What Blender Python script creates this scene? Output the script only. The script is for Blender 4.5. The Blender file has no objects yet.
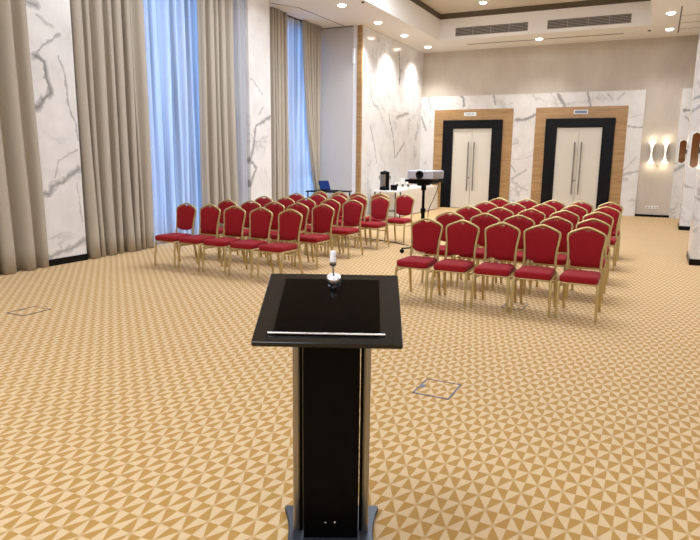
import bpy, bmesh, math, random
from mathutils import Vector, Matrix
random.seed(7)
PI = math.pi
scene = bpy.context.scene
col = scene.collection

# ------------------------------------------------------------------ helpers: scene tree
def props(o, label=None, cat=None, group=None, kind=None):
    if label: o['label'] = label
    if cat: o['category'] = cat
    if group: o['group'] = group
    if kind: o['kind'] = kind
    return o

def empty(name, loc, rz=0, label=None, cat=None, group=None):
    o = bpy.data.objects.new(name, None)
    o.empty_display_size = .1
    col.objects.link(o)
    o.location = loc
    o.rotation_euler = (0, 0, rz)
    return props(o, label, cat, group)

def kids(o):
    return [c for c in bpy.data.objects if c.parent == o]

class MB:
    """collects shapes, then builds one mesh object"""
    def __init__(s):
        s.v = []; s.f = []; s.sm = []
    def add(s, vs, fs, smooth=False):
        n = len(s.v)
        s.v += [tuple(v) for v in vs]
        s.f += [tuple(i + n for i in f) for f in fs]
        s.sm += [smooth] * len(fs)
    def box(s, x0, x1, y0, y1, z0, z1, m=None):
        vs = [Vector(p) for p in ((x0, y0, z0), (x1, y0, z0), (x1, y1, z0), (x0, y1, z0), (x0, y0, z1), (x1, y0, z1), (x1, y1, z1), (x0, y1, z1))]
        if m: vs = [m @ v for v in vs]
        s.add(vs, [(0, 3, 2, 1), (4, 5, 6, 7), (0, 1, 5, 4), (1, 2, 6, 5), (2, 3, 7, 6), (3, 0, 4, 7)])
    def rings(s, rings, closed_ring=True, caps=True, closed_path=False, smooth=True):
        n = len(rings[0]); vs = [p for r in rings for p in r]; fs = []
        R = len(rings)
        for i in range(R if closed_path else R - 1):
            a = i * n; b = ((i + 1) % R) * n
            for j in range(n if closed_ring else n - 1):
                k = (j + 1) % n
                fs.append((a + j, a + k, b + k, b + j))
        s.add(vs, fs, smooth)
        if caps and not closed_path:
            s.add(rings[0], [tuple(range(n))[::-1]])
            s.add(rings[-1], [tuple(range(n))])
    def tube(s, pts, rx, ry=None, n=8, closed=False, up=(0, 1, 0), radii=None):
        """elliptic tube along pts; ry is the half size along 'up'"""
        ry = rx if ry is None else ry
        P = [Vector(p) for p in pts]; out = []
        for i, p in enumerate(P):
            if closed: t = (P[(i + 1) % len(P)] - P[i - 1])
            elif i == 0: t = P[1] - P[0]
            elif i == len(P) - 1: t = P[-1] - P[-2]
            else: t = (P[i + 1] - p).normalized() + (p - P[i - 1]).normalized()
            t.normalize()
            u = Vector(up); u = u - t * u.dot(t)
            if u.length < 1e-4:
                u = Vector((1, 0, 0)); u = u - t * u.dot(t)
            u.normalize(); w = t.cross(u)
            k = radii[i] if radii else 1
            out.append([p + w * (math.cos(a) * rx * k) + u * (math.sin(a) * ry * k) for a in [2 * PI * (j + .5) / n for j in range(n)]])
        s.rings(out, closed_path=closed)
    def lathe(s, prof, c=(0, 0, 0), n=24, m=None, caps=True):
        out = []
        for r, z in prof:
            ring = [Vector((c[0] + r * math.cos(2 * PI * j / n), c[1] + r * math.sin(2 * PI * j / n), c[2] + z)) for j in range(n)]
            if m: ring = [m @ p for p in ring]
            out.append(ring)
        s.rings(out, caps=caps)
    def prism(s, poly, fn, a, b):
        """poly: 2d points, fn(u, v, w) -> 3d, extruded from w=a to w=b"""
        n = len(poly)
        vs = [fn(u, v, a) for u, v in poly] + [fn(u, v, b) for u, v in poly]
        fs = [tuple(range(n))[::-1], tuple(range(n, 2 * n))] + [(i, (i + 1) % n, n + (i + 1) % n, n + i) for i in range(n)]
        s.add(vs, fs)
    def build(s, name, mat, parent=None, bevel=0, seg=2, **kw):
        me = bpy.data.meshes.new(name)
        me.from_pydata(s.v, [], s.f)
        bm = bmesh.new(); bm.from_mesh(me)
        bmesh.ops.recalc_face_normals(bm, faces=bm.faces)
        bm.to_mesh(me); bm.free()
        me.polygons.foreach_set('use_smooth', s.sm)
        me.materials.append(mat)
        o = bpy.data.objects.new(name, me)
        col.objects.link(o)
        if parent: o.parent = parent
        if bevel:
            md = o.modifiers.new('bevel', 'BEVEL'); md.width = bevel; md.segments = seg; md.limit_method = 'ANGLE'; md.angle_limit = .6
            md.harden_normals = False
        return props(o, **kw)

def rrect(w, h, r, n=5, cx=0, cy=0):
    out = []
    for qx, qy, a0 in ((1, 1, 0), (-1, 1, 90), (-1, -1, 180), (1, -1, 270)):
        for i in range(n + 1):
            a = math.radians(a0 + 90 * i / n)
            out.append((cx + qx * (w / 2 - r) + r * math.cos(a), cy + qy * (h / 2 - r) + r * math.sin(a)))
    return out

def structure(mb, name, mat, bevel=0, parent=None):
    return mb.build(name, mat, parent, bevel, kind='structure')

# ------------------------------------------------------------------ helpers: materials
class NT:
    def __init__(s, name):
        s.m = bpy.data.materials.new(name); s.m.use_nodes = True
        s.t = s.m.node_tree; s.n = s.t.nodes; s.l = s.t.links
        s.n.clear()
        s.out = s.n.new('ShaderNodeOutputMaterial')
    def new(s, t, **kw):
        n = s.n.new(t)
        for k, v in kw.items(): setattr(n, k, v)
        return n
    def set(s, sock, v):
        if isinstance(v, bpy.types.NodeSocket): s.l.new(v, sock)
        elif v is not None:
            if isinstance(v, (tuple, list)) and len(v) == 3 and sock.type == 'RGBA': v = (*v, 1)
            sock.default_value = v
    def math(s, op, a, b=None, c=None, clamp=False):
        n = s.new('ShaderNodeMath', operation=op, use_clamp=clamp)
        s.set(n.inputs[0], a); s.set(n.inputs[1], b)
        if c is not None: s.set(n.inputs[2], c)
        return n.outputs[0]
    def vmath(s, op, a, b=None, scale=None):
        n = s.new('ShaderNodeVectorMath', operation=op)
        s.set(n.inputs[0], a)
        if b is not None: s.set(n.inputs[1], b)
        if scale is not None: s.set(n.inputs['Scale'], scale)
        return n
    def mix(s, fac, a, b, blend='MIX'):
        n = s.new('ShaderNodeMix', data_type='RGBA', blend_type=blend)
        s.set(n.inputs[0], fac); s.set(n.inputs[6], a); s.set(n.inputs[7], b)
        return n.outputs[2]
    def ramp(s, x, a, b, lo=0., hi=1.):
        n = s.new('ShaderNodeMapRange', clamp=True)
        s.set(n.inputs[0], x); n.inputs[1].default_value = a; n.inputs[2].default_value = b; n.inputs[3].default_value = lo; n.inputs[4].default_value = hi
        return n.outputs[0]
    def noise(s, vec, scale, detail=3, rough=.5, dist=0):
        n = s.new('ShaderNodeTexNoise')
        s.set(n.inputs['Vector'], vec); n.inputs['Scale'].default_value = scale
        n.inputs['Detail'].default_value = detail; n.inputs['Roughness'].default_value = rough; n.inputs['Distortion'].default_value = dist
        return n
    def pos(s):
        return s.new('ShaderNodeNewGeometry').outputs['Position']
    def obj(s):
        return s.new('ShaderNodeTexCoord').outputs['Object']
    def bsdf(s, base, rough=.5, metal=0., spec=.5, bump=None, bstr=.2, bdist=.01, coat=0, sheen=0, emis=None, estr=0, ior=None):
        b = s.new('ShaderNodeBsdfPrincipled')
        s.set(b.inputs['Base Color'], base); s.set(b.inputs['Roughness'], rough); s.set(b.inputs['Metallic'], metal)
        s.set(b.inputs['Specular IOR Level'], spec)
        s.set(b.inputs['Coat Weight'], coat)
        if coat: b.inputs['Coat Roughness'].default_value = .04
        s.set(b.inputs['Sheen Weight'], sheen)
        if emis is not None:
            s.set(b.inputs['Emission Color'], emis); s.set(b.inputs['Emission Strength'], estr)
        if bump is not None:
            bn = s.new('ShaderNodeBump'); bn.inputs['Strength'].default_value = bstr; bn.inputs['Distance'].default_value = bdist
            s.set(bn.inputs['Height'], bump); s.l.new(bn.outputs[0], b.inputs['Normal'])
        s.l.new(b.outputs[0], s.out.inputs[0])
        return b

def lin(r, g, b):
    f = lambda c: (c / 255) / 12.92 if c / 255 <= .04045 else ((c / 255 + .055) / 1.055) ** 2.4
    return (f(r), f(g), f(b))

def plain(name, rgb, rough=.5, metal=0, var=.06, scale=20, **kw):
    """a single colour with a slight procedural mottling"""
    t = NT(name)
    n = t.noise(t.obj(), scale, 3)
    c = lin(*rgb)
    t.bsdf(t.mix(n.outputs[0], tuple(x * (1 - var) for x in c), tuple(min(1, x * (1 + var)) for x in c)), rough, metal, **kw)
    return t.m

def marble(name, ax, segs, seams=(), seed=0, amount=.5):
    """white marble slab with grey veins; ax 0 = slab facing x (u = y), 1 = slab facing y (u = x)"""
    t = NT(name)
    p = t.pos()
    sep = t.new('ShaderNodeSeparateXYZ'); t.l.new(p, sep.inputs[0])
    uv = t.new('ShaderNodeCombineXYZ')
    t.l.new(sep.outputs[1 if ax == 0 else 0], uv.inputs[0]); t.l.new(sep.outputs[2], uv.inputs[1])
    n1 = t.noise(p, 1.7, 5, .6)
    n2 = t.noise(p, 9, 4, .6)
    d1 = t.vmath('SCALE', t.vmath('SUBTRACT', n1.outputs['Color'], (.5, .5, .5)).outputs[0], scale=.16).outputs[0]
    d2 = t.vmath('SCALE', t.vmath('SUBTRACT', n2.outputs['Color'], (.5, .5, .5)).outputs[0], scale=.07).outputs[0]
    w = t.vmath('ADD', t.vmath('ADD', uv.outputs[0], d1).outputs[0], d2).outputs[0]
    w = t.vmath('MULTIPLY', w, (1, 1, 0)).outputs[0]
    dark = None
    for width, strength, pts in segs:
        dm = None
        for (a, b) in zip(pts, pts[1:]):
            A = Vector((a[0], a[1], 0)); B = Vector((b[0], b[1], 0)); AB = B - A
            pa = t.vmath('SUBTRACT', w, tuple(A)).outputs[0]
            dot = t.vmath('DOT_PRODUCT', pa, tuple(AB / AB.length_squared)).outputs['Value']
            h = t.math('ADD', dot, 0, clamp=True)
            cr = t.vmath('SCALE', tuple(AB), scale=h).outputs[0]
            d = t.vmath('LENGTH', t.vmath('SUBTRACT', pa, cr).outputs[0]).outputs['Value']
            dm = d if dm is None else t.math('MINIMUM', dm, d)
        wv = t.ramp(n2.outputs[0], .35, .65, width * .5, width * 1.5)
        v = t.math('SUBTRACT', 1, t.math('DIVIDE', dm, wv), clamp=True)
        v = t.math('MULTIPLY', t.math('POWER', v, .7), strength)
        dark = v if dark is None else t.math('MAXIMUM', dark, v)
    # faint natural veins between the strong ones
    off = t.vmath('ADD', p, (seed * 3.1, seed * 1.7, seed * 2.3)).outputs[0]
    m1 = t.noise(off, .75, 5, .62, .6)
    fine = t.math('SUBTRACT', 1, t.math('MULTIPLY', t.math('ABSOLUTE', t.math('SUBTRACT', m1.outputs[0], .5)), 45), clamp=True)
    msk = t.ramp(t.noise(off, 1.1, 2).outputs[0], .45, .62)
    fine = t.math('MULTIPLY', t.math('MULTIPLY', fine, msk), amount)
    dark = fine if dark is None else t.math('MAXIMUM', dark, fine)
    cloud = t.ramp(t.noise(off, 2.2, 5, .6).outputs[0], .35, .7)
    base = t.mix(cloud, lin(230, 228, 227), lin(216, 213, 211))
    c = t.mix(dark, base, lin(92, 91, 93))
    su = sep.outputs[1 if ax == 0 else 0]
    for axis, val in seams:
        s = t.math('LESS_THAN', t.math('ABSOLUTE', t.math('SUBTRACT', su if axis == 'u' else sep.outputs[2], val)), .006)
        c = t.mix(t.math('MULTIPLY', s, .35), c, lin(120, 115, 110))
    t.bsdf(c, .16, spec=.5)
    return t.m

# ---- carpet
def make_carpet():
    t = NT('carpet')
    p = t.pos()
    sep = t.new('ShaderNodeSeparateXYZ'); t.l.new(p, sep.inputs[0])
    X = t.math('DIVIDE', t.math('ADD', sep.outputs[0], .096), .0615)
    Y = t.math('DIVIDE', t.math('SUBTRACT', sep.outputs[1], 2.913), .1135)
    s1 = t.math('SINE', t.math('MULTIPLY', X, PI)); s2 = t.math('SINE', t.math('MULTIPLY', Y, PI))
    s3 = t.math('SINE', t.math('MULTIPLY', t.math('ADD', X, Y), PI / 2)); s4 = t.math('SINE', t.math('MULTIPLY', t.math('SUBTRACT', X, Y), PI / 2))
    pr = t.math('MULTIPLY', t.math('MULTIPLY', s1, s2), t.math('MULTIPLY', s3, s4))
    k = t.ramp(pr, -.012, .012)
    pile = t.noise(p, 260, 2, .6)
    wear = t.noise(p, 1.3, 3)
    light = t.mix(wear.outputs[0], lin(220, 193, 152), lin(213, 185, 142))
    drk = t.mix(wear.outputs[0], lin(183, 140, 72), lin(177, 134, 66))
    c = t.mix(k, drk, light)
    c = t.mix(t.ramp(pile.outputs[0], .3, .7, 0, .25), c, lin(150, 110, 60))
    t.bsdf(c, .95, spec=.1, sheen=.15, bump=pile.outputs[0], bstr=.25, bdist=.004)
    return t.m

def make_wallpaper(name, a, b, scale=1.2):
    t = NT(name)
    p = t.pos()
    st = t.vmath('MULTIPLY', p, (1, 1, .45)).outputs[0]
    n = t.noise(st, scale, 6, .65, .4)
    f = t.noise(t.vmath('MULTIPLY', p, (60, 60, 8)).outputs[0], 1, 3)
    c = t.mix(t.ramp(n.outputs[0], .3, .7), lin(*a), lin(*b))
    c = t.mix(t.math('MULTIPLY', f.outputs[0], .15), c, lin(150, 140, 128))
    t.bsdf(c, .6, bump=f.outputs[0], bstr=.08)
    return t.m

def make_wood():
    t = NT('oak_veneer')
    p = t.pos()
    g = t.noise(t.vmath('MULTIPLY', p, (1.2, 1.2, 14)).outputs[0], 1.4, 5, .6, .8)
    f = t.noise(t.vmath('MULTIPLY', p, (6, 6, 60)).outputs[0], 1.4, 3)
    c = t.mix(t.ramp(g.outputs[0], .3, .7), lin(146, 108, 64), lin(188, 150, 100))
    c = t.mix(t.math('MULTIPLY', f.outputs[0], .3), c, lin(120, 82, 40))
    t.bsdf(c, .4)
    return t.m

def make_fabric(name, a, b, scale=(55, 55, 55), sheen=.04):
    t = NT(name)
    p = t.obj()
    w = t.noise(t.vmath('MULTIPLY', p, scale).outputs[0], 4, 3, .6)
    n = t.noise(p, 3, 3)
    c = t.mix(t.ramp(w.outputs[0], .3, .7), lin(*a), lin(*b))
    c = t.mix(t.math('MULTIPLY', n.outputs[0], .2), c, lin(*a))
    t.bsdf(c, .85, spec=.2, sheen=sheen, bump=w.outputs[0], bstr=.15, bdist=.003)
    return t.m

def make_sheer():
    t = NT('sheer_voile')
    p = t.obj()
    w = t.noise(t.vmath('MULTIPLY', p, (40, 40, 3)).outputs[0], 3, 2)
    c = t.mix(w.outputs[0], lin(226, 232, 245), lin(240, 243, 250))
    d = t.new('ShaderNodeBsdfDiffuse'); t.l.new(c, d.inputs[0])
    tr = t.new('ShaderNodeBsdfTranslucent'); t.l.new(c, tr.inputs[0])
    tp = t.new('ShaderNodeBsdfTransparent')
    a = t.new('ShaderNodeMixShader'); a.inputs[0].default_value = .6; t.l.new(d.outputs[0], a.inputs[1]); t.l.new(tr.outputs[0], a.inputs[2])
    b = t.new('ShaderNodeMixShader'); t.l.new(t.ramp(t.noise(t.vmath('MULTIPLY', p, (1, 9, .12)).outputs[0], 1, 3, .6).outputs[0], .36, .64, .08, .62), b.inputs[0]); t.l.new(a.outputs[0], b.inputs[1]); t.l.new(tp.outputs[0], b.inputs[2])
    t.l.new(b.outputs[0], t.out.inputs[0])
    return t.m

def make_glass():
    t = NT('window_glass')
    tp = t.new('ShaderNodeBsdfTransparent'); tp.inputs[0].default_value = (.9, .95, 1, 1)
    g = t.new('ShaderNodeBsdfGlossy'); g.inputs['Roughness'].default_value = .02
    f = t.new('ShaderNodeFresnel'); f.inputs[0].default_value = 1.45
    m = t.new('ShaderNodeMixShader'); t.l.new(f.outputs[0], m.inputs[0]); t.l.new(tp.outputs[0], m.inputs[1]); t.l.new(g.outputs[0], m.inputs[2])
    t.l.new(m.outputs[0], t.out.inputs[0])
    return t.m

def emitter(name, rgb, strength):
    t = NT(name)
    n = t.noise(t.obj(), 8, 1)
    e = t.new('ShaderNodeEmission')
    c = lin(*rgb)
    t.l.new(t.mix(n.outputs[0], c, tuple(x * .97 for x in c)), e.inputs[0]); e.inputs[1].default_value = strength
    t.l.new(e.outputs[0], t.out.inputs[0])
    return t.m

SIDE = [(.035, .9, [(17.88, 4.78), (18.0, 4.21), (17.97, 3.82)]), (.02, .6, [(16.92, 3.8), (17.17, 3.33)]), (.02, .7, [(15.86, 3.68), (15.95, 3.26), (16.16, 3.03), (16.44, 3.05)]), (.05, .7, [(17.84, 2.82), (18.78, 3.0)]), (.02, .5, [(15.4, 3.68), (15.85, 3.95)]), (.02, .4, [(16.23, 4.59), (16.23, 4.05)]), (.025, .8, [(17.2, 2.89), (17.55, 2.32), (17.76, 1.62)]), (.035, .7, [(17.76, 1.62), (18.49, 2.07)]), (.022, .8, [(15.91, 2.48), (16.21, 1.93), (16.38, 1.47)]), (.015, .5, [(16.5, 1.82), (16.82, 1.53)])]
PIER1 = [(.05, .7, [(5.94, 3.68), (6.17, 3.66)]), (.025, .4, [(6.16, 3.55), (6.4, 3.44)]), (.022, .6, [(6.51, 3.34), (6.21, 3.12), (6.09, 2.98)]), (.045, .85, [(6.09, 2.98), (6.22, 2.91), (6.24, 2.68), (6.3, 2.48), (6.15, 2.37), (6.09, 2.29), (5.93, 2.27)]), (.014, .6, [(6.46, 3.04), (6.54, 2.75), (6.57, 2.34), (6.67, 2.02), (6.69, 1.85)]), (.012, .5, [(6.67, 1.72), (6.33, 1.53), (6.26, 1.3)]), (.04, .7, [(6.7, 1.42), (6.46, 1.28), (6.18, 1.16), (6.12, 1.06), (5.96, 1.09)]), (.014, .4, [(6.61, 1.21), (6.68, .85), (6.69, .59)]), (.04, .6, [(6.71, .32), (6.39, .22), (6.06, .14)])]
PIER2 = [(.04, .75, [(11.96, 2.52), (11.4, 2.3), (11.25, 1.76), (11.17, 1.53), (11.37, 1.37), (11.09, .92)]), (.02, .5, [(11.68, 2.7), (11.47, 2.53)]), (.018, .5, [(11.23, 3.25), (11.69, 2.96)]), (.015, .3, [(11.38, 1.91), (11.81, 2.08)])]
BACK = [(.05, .8, [(-5.88, 3.61), (-5.77, 3.29)]), (.03, .6, [(-7.0, 3.58), (-6.91, 3.22)]), (.035, .6, [(-4.84, 3.61), (-4.76, 3.33)]), (.05, .8, [(-2.9, 3.58), (-2.7, 3.22)]), (.04, .8, [(-2.04, 3.58), (-1.93, 3.2)]), (.05, .8, [(-4.11, 2.83), (-3.74, 2.86), (-3.48, 3.0)]), (.03, .5, [(-4.12, 1.0), (-3.7, 1.29)]), (.03, .5, [(-4.17, 1.41), (-4.04, 1.22)]), (.04, .5, [(-.99, 1.17), (-.5, 1.32)]), (.03, .6, [(-.86, 2.61), (-.48, 2.54)]), (.03, .4, [(-1.49, 3.53), (-1.33, 3.32)]), (.03, .4, [(-1.06, 3.56), (-1.21, 3.35)]), (.04, .7, [(-7.23, 2.97), (-7.08, 2.55)]), (.03, .4, [(-3.98, .78), (-3.63, .67)]), (.04, .8, [(.54, 3.03), (.81, 3.05)]), (.03, .6, [(.59, 2.87), (.8, 2.59)]), (.03, .4, [(.47, 1.54), (.71, 1.65)]), (.05, .6, [(.41, 1.31), (.69, 1.49)])]

SIDE = [(w * 1.5, d, p) for w, d, p in SIDE]; PIER1 = [(w * 1.35, d, p) for w, d, p in PIER1]; PIER2 = [(w * 1.3, d, p) for w, d, p in PIER2]; BACK = [(w * 1.2, d, p) for w, d, p in BACK]
M = dict(
    carpet=make_carpet(),
    marble_side=marble('marble_side', 0, SIDE, [('z', 3.0), ('u', 17.3)], 1, .45),
    marble_pier1=marble('marble_pier_near', 0, PIER1, [], 2, .3),
    marble_pier2=marble('marble_pier_far', 0, PIER2, [('z', 1.95)], 3, .35),
    marble_back=marble('marble_back', 1, BACK, [], 4, .4),
    marble_right=marble('marble_right', 1, [(.04, .7, [(.45, 3.0), (.9, 3.1)]), (.03, .6, [(.5, 1.1), (.8, 1.0)]), (.05, .6, [(.4, 2.6), (.8, 2.9)])], [], 5, .5),
    wallpaper=make_wallpaper('beige_wallpaper', (186, 174, 160), (206, 196, 182)),
    plaster=make_wallpaper('warm_plaster', (206, 198, 188), (214, 206, 196)),
    partition=make_wallpaper('grey_partition', (203, 199, 198), (212, 208, 207), .5),
    ceiling=plain('ceiling_paint', (240, 237, 232), .7, var=.012, scale=.6),
    coffer=plain('coffer_paint', (212, 202, 186), .7, var=.02, scale=.6),
    gap=plain('shadow_gap', (92, 80, 66), .8),
    wood=make_wood(),
    black_frame=plain('black_lacquer', (3, 4, 9), .45, spec=.15),
    skirting=plain('black_skirting', (6, 6, 8), .4, spec=.15),
    door=plain('door_cream', (212, 205, 192), .35, var=.015, scale=2),
    steel=plain('brushed_steel', (150, 146, 140), .3, 1),
    chrome=plain('chrome', (225, 225, 225), .12, 1, var=.02),
    gold=plain('gold_lacquer', (190, 168, 112), .36, .6, var=.05, scale=9),
    red=make_fabric('red_fabric', (122, 9, 20), (156, 20, 32)),
    drape=make_fabric('beige_drape', (166, 156, 142), (182, 172, 157), (30, 30, 60), .05),
    sheer=make_sheer(),
    glass=make_glass(),
    win_frame=plain('window_frame', (90, 100, 118), .4),
    black=plain('satin_black', (4, 4, 5), .45, spec=.08),
    gloss=plain('gloss_black', (2, 2, 4), .05, var=.1, spec=.09),
    granite=plain('desk_black', (30, 29, 27), .15, var=.35, scale=260, spec=.3),
    base_steel=plain('blue_grey_steel', (46, 52, 64), .4, .5),
    white=plain('white_plastic', (236, 236, 240), .35, var=.02),
    silver=plain('silver_plastic', (196, 198, 212), .35, .2, var=.03),
    grille=plain('grille_dark', (66, 62, 58), .6),
    slat=plain('slat_grey', (168, 162, 154), .5),
    tablecloth=make_fabric('white_cloth', (228, 222, 212), (240, 236, 228), (60, 60, 60), .1),
    ceramic=plain('white_cup', (240, 238, 234), .3, var=.01),
    cable=plain('cable_rubber', (40, 36, 34), .6),
    grey_cable=plain('grey_cable', (110, 96, 80), .6),
    bronze=plain('bronze_lens', (112, 66, 24), .3, .4, var=.3, scale=6),
    box_metal=plain('floor_box_metal', (70, 78, 92), .35, .7),
    screen=plain('laptop_screen', (16, 42, 104), .5, spec=.1, var=.2, scale=4),
    sign=plain('sign_white', (226, 232, 236), .4),
    sign_blue=plain('sign_blue', (96, 124, 158), .4),
    lamp=emitter('downlight_lens', (255, 246, 232), 14),
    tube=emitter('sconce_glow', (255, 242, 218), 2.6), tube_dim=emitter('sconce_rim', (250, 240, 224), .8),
    side=plain('projector_side', (150, 144, 136), .5),
    mark=plain('cup_print', (58, 66, 62), .5),
    urn=plain('urn_steel', (150, 144, 134), .3, .9),
)

# ------------------------------------------------------------------ camera
f_px, pitch, yaw, roll = 613.17, math.radians(10.497), math.radians(-26.2056), math.radians(.6435)
cp, sp, cy, sy = math.cos(pitch), math.sin(pitch), math.cos(yaw), math.sin(yaw)
rt = Vector((cy, -sy, 0)); fw = Vector((sy * cp, cy * cp, -sp)); up = rt.cross(fw)
r2 = rt * math.cos(roll) + up * math.sin(roll); u2 = up * math.cos(roll) - rt * math.sin(roll)
cam = bpy.data.cameras.new('camera'); camo = bpy.data.objects.new('camera', cam); col.objects.link(camo)
cam.sensor_width = 36; cam.lens = 36 * f_px / 700; cam.clip_start = .05
mw = Matrix((r2, u2, -fw)).transposed().to_4x4(); mw.translation = (0, 0, 1.65)
camo.matrix_world = mw
scene.camera = camo

# ------------------------------------------------------------------ room shell
Zc = 5.03                    # soffit height
b = MB(); b.box(-9.2, 2.4, -4.2, 20.3, -.15, 0); structure(b, 'floor', M['carpet'])
# back wall: beige paper above, cladding in front of it below
b = MB(); b.box(-9.2, 2.4, 20.06, 20.3, 0, 6.1); structure(b, 'wall_back', M['wallpaper'])
b = MB()
b.box(-7.25, -6.775, 20, 20.06, 0, 3.615); b.box(-4.19, -3.51, 20, 20.06, 0, 3.615); b.box(-.905, -.48, 20, 20.06, 0, 3.615)
b.box(-6.775, -4.19, 20, 20.06, 3.185, 3.615); b.box(-3.51, -.905, 20, 20.06, 3.185, 3.615); b.box(.43, 1.5, 20, 20.06, 0, 3.615)
structure(b, 'trim_1', M['marble_back'])
b = MB(); b.box(-.48, .43, 20.03, 20.07, 0, .07); structure(b, 'baseboard_back', M['skirting'])
# doors
def door(i, x0, x1, b0, b1):
    s = MB()
    s.box(x0, b0, 19.985, 20.06, 0, 3.185); s.box(b1, x1, 19.985, 20.06, 0, 3.185); s.box(b0, b1, 19.985, 20.06, 2.85, 3.185)
    structure(s, 'trim_%d' % (i + 1), M['wood'])
    d = MB(); d.box(b0, b1, 20.03, 20.058, 0, 2.85)
    root = structure(d, 'door_%d' % i, M['black_frame'])
    f = MB(); w = .34
    f.box(b0, b0 + w, 19.93, 20.03, 0, 2.85); f.box(b1 - w, b1, 19.93, 20.03, 0, 2.85); f.box(b0 + w, b1 - w, 19.93, 20.03, 2.58, 2.85)
    f.build('door_frame', M['black_frame'], root, .008)
    c = (b0 + b1) / 2
    for sgn, xa, xb in ((-1, b0 + w, c - .004), (1, c + .004, b1 - w)):
        l = MB(); l.box(xa, xb, 19.985, 20.03, .012, 2.578)
        lo = l.build('door_leaf', M['door'], root, .004)
        h = MB(); hx = c + sgn * .095
        h.tube([(hx, 19.92, .58), (hx, 19.92, 2.15)], .02, n=10)
        for z in (.8, 1.93): h.tube([(hx, 19.985, z), (hx, 19.92, z)], .012, n=8)
        h.build('handle', M['steel'], lo)
        if sgn < 0:
            k = MB(); k.lathe([(.001, 0), (.03, 0), (.03, .02), (.001, .02)], n=14, m=Matrix.Translation((c - .05, 19.985, 1.0)) @ Matrix.Rotation(PI / 2, 4, 'X'))
            k.build('lock', M['steel'], lo)
door(1, -6.775, -4.19, -6.457, -4.5)
door(2, -3.51, -.905, -3.19, -1.22)
def sign(x, label, dark):
    b = MB(); b.box(x - .2, x + .2, 19.965, 19.985, 2.975, 3.09)
    o = b.build('door_sign', M['sign'], None, .003, label=label, cat='sign', group='signs over the doors')
    p = MB()
    if dark:
        p.box(x - .17, x + .17, 19.962, 19.966, 2.995, 3.07)
        p.build('sign_face', M['sign_blue'], o)
    else:
        xs = x - .15
        for k, wd in enumerate((.045, .05, .05, .045, .04, .03)):
            p.box(xs, xs + .012, 19.962, 19.966, 3.0, 3.062)
            p.box(xs, xs + wd - .012, 19.962, 19.966, 3.0 if k % 2 else 3.05, 3.012 if k % 2 else 3.062)
            if k % 3: p.box(xs, xs + wd - .012, 19.962, 19.966, 3.025, 3.036)
            xs += wd + .006
        p.build('lettering', M['sign_blue'], o)
sign(-5.57, 'small white sign with blue lettering over the left double door', False)
sign(-2.2, 'small blue-faced sign with white border over the right double door', True)

# side marble wall behind the urn, its oak edge, the grey partition
b = MB(); b.box(-7.9, -7.25, 15.35, 20.06, 0, 5.2); structure(b, 'wall_side', M['marble_side'])
b = MB(); b.box(-7.375, -7.245, 15.27, 15.35, 0, Zc); structure(b, 'trim_4', M['wood'])
b = MB(); b.box(-8.75, -7.5, 15.29, 15.4, 0, Zc + .1); structure(b, 'wall_partition', M['partition'])
b = MB(); b.box(-7.5, -7.375, 15.285, 15.4, 0, Zc); structure(b, 'trim_5', M['white'])
b = MB(); b.box(-7.51, -7.455, 15.255, 15.285, 4.08, 4.47)
box = b.build('wall_unit', M['white'], None, .008, label='slim white upright box high on the grey partition beside the oak strip', cat='wall unit')

# left wall: solid piers, openings for the windows
b = MB()
b.box(-8.9, -8.55, -4.2, 7.4, 0, 5.3); b.box(-8.9, -8.55, 10.5, 12.3, 0, 5.3); b.box(-8.9, -8.55, 15.2, 20.3, 0, 5.3)
b.box(-8.9, -8.55, 7.4, 10.5, 4.9, 5.3); b.box(-8.9, -8.55, 12.3, 15.2, 4.9, 5.3); b.box(-8.9, -8.55, 7.4, 10.5, 0, .08); b.box(-8.9, -8.55, 12.3, 15.2, 0, .08)
structure(b, 'wall_left', M['plaster'])
b = MB(); b.box(-8.55, -7.93, 6.0, 6.72, .1, 5.25); structure(b, 'wall_pier', M['marble_pier1'])
b = MB(); b.box(-8.55, -7.915, 6.0, 6.725, 0, .1); structure(b, 'baseboard_pier', M['skirting'])
b = MB(); b.box(-8.55, -7.93, 11.16, 11.97, .1, 5.25); structure(b, 'wall_pier_far', M['marble_pier2'])
b = MB(); b.box(-8.55, -7.915, 11.155, 11.972, 0, .1); structure(b, 'baseboard_pier_far', M['skirting'])
def window(i, y0, y1, n):
    f = MB()
    f.box(-8.76, -8.68, y0, y0 + .07, .08, 4.9); f.box(-8.76, -8.68, y1 - .07, y1, .08, 4.9)
    f.box(-8.76, -8.68, y0, y1, .08, .16); f.box(-8.76, -8.68, y0, y1, 4.82, 4.9)
    for k in range(1, n):
        y = y0 + (y1 - y0) * k / n
        f.box(-8.76, -8.68, y - .035, y + .035, .08, 4.9)
    f.box(-8.76, -8.68, y0, y1, 1.25, 1.31)
    o = structure(f, 'window_%d' % i, M['win_frame'])
    g = MB(); g.box(-8.73, -8.72, y0 + .05, y1 - .05, .12, 4.86)
    g.build('glass', M['glass'], o)
window(1, 7.4, 10.5, 3)
window(2, 12.3, 15.2, 2)

# right hand wall with marble pillars, the wall behind the viewer
b = MB(); b.box(1.5, 2.4, -4.2, 20.3, 0, 6.1); structure(b, 'wall_right', M['plaster'])
b = MB(); b.box(-9.2, 2.4, -4.4, -4.2, 0, 6.1); structure(b, 'wall_front', M['plaster'])
for n, y in (('far', 16.64), ('near', 11.09)):
    b = MB(); b.box(.6, 1.5, y, y + .95, .1, Zc + .05); structure(b, 'wall_pillar_' + n, M['marble_right'])
    b = MB(); b.box(.59, 1.5, y - .012, y + .96, 0, .1); structure(b, 'baseboard_pillar_' + n, M['skirting'])

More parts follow.
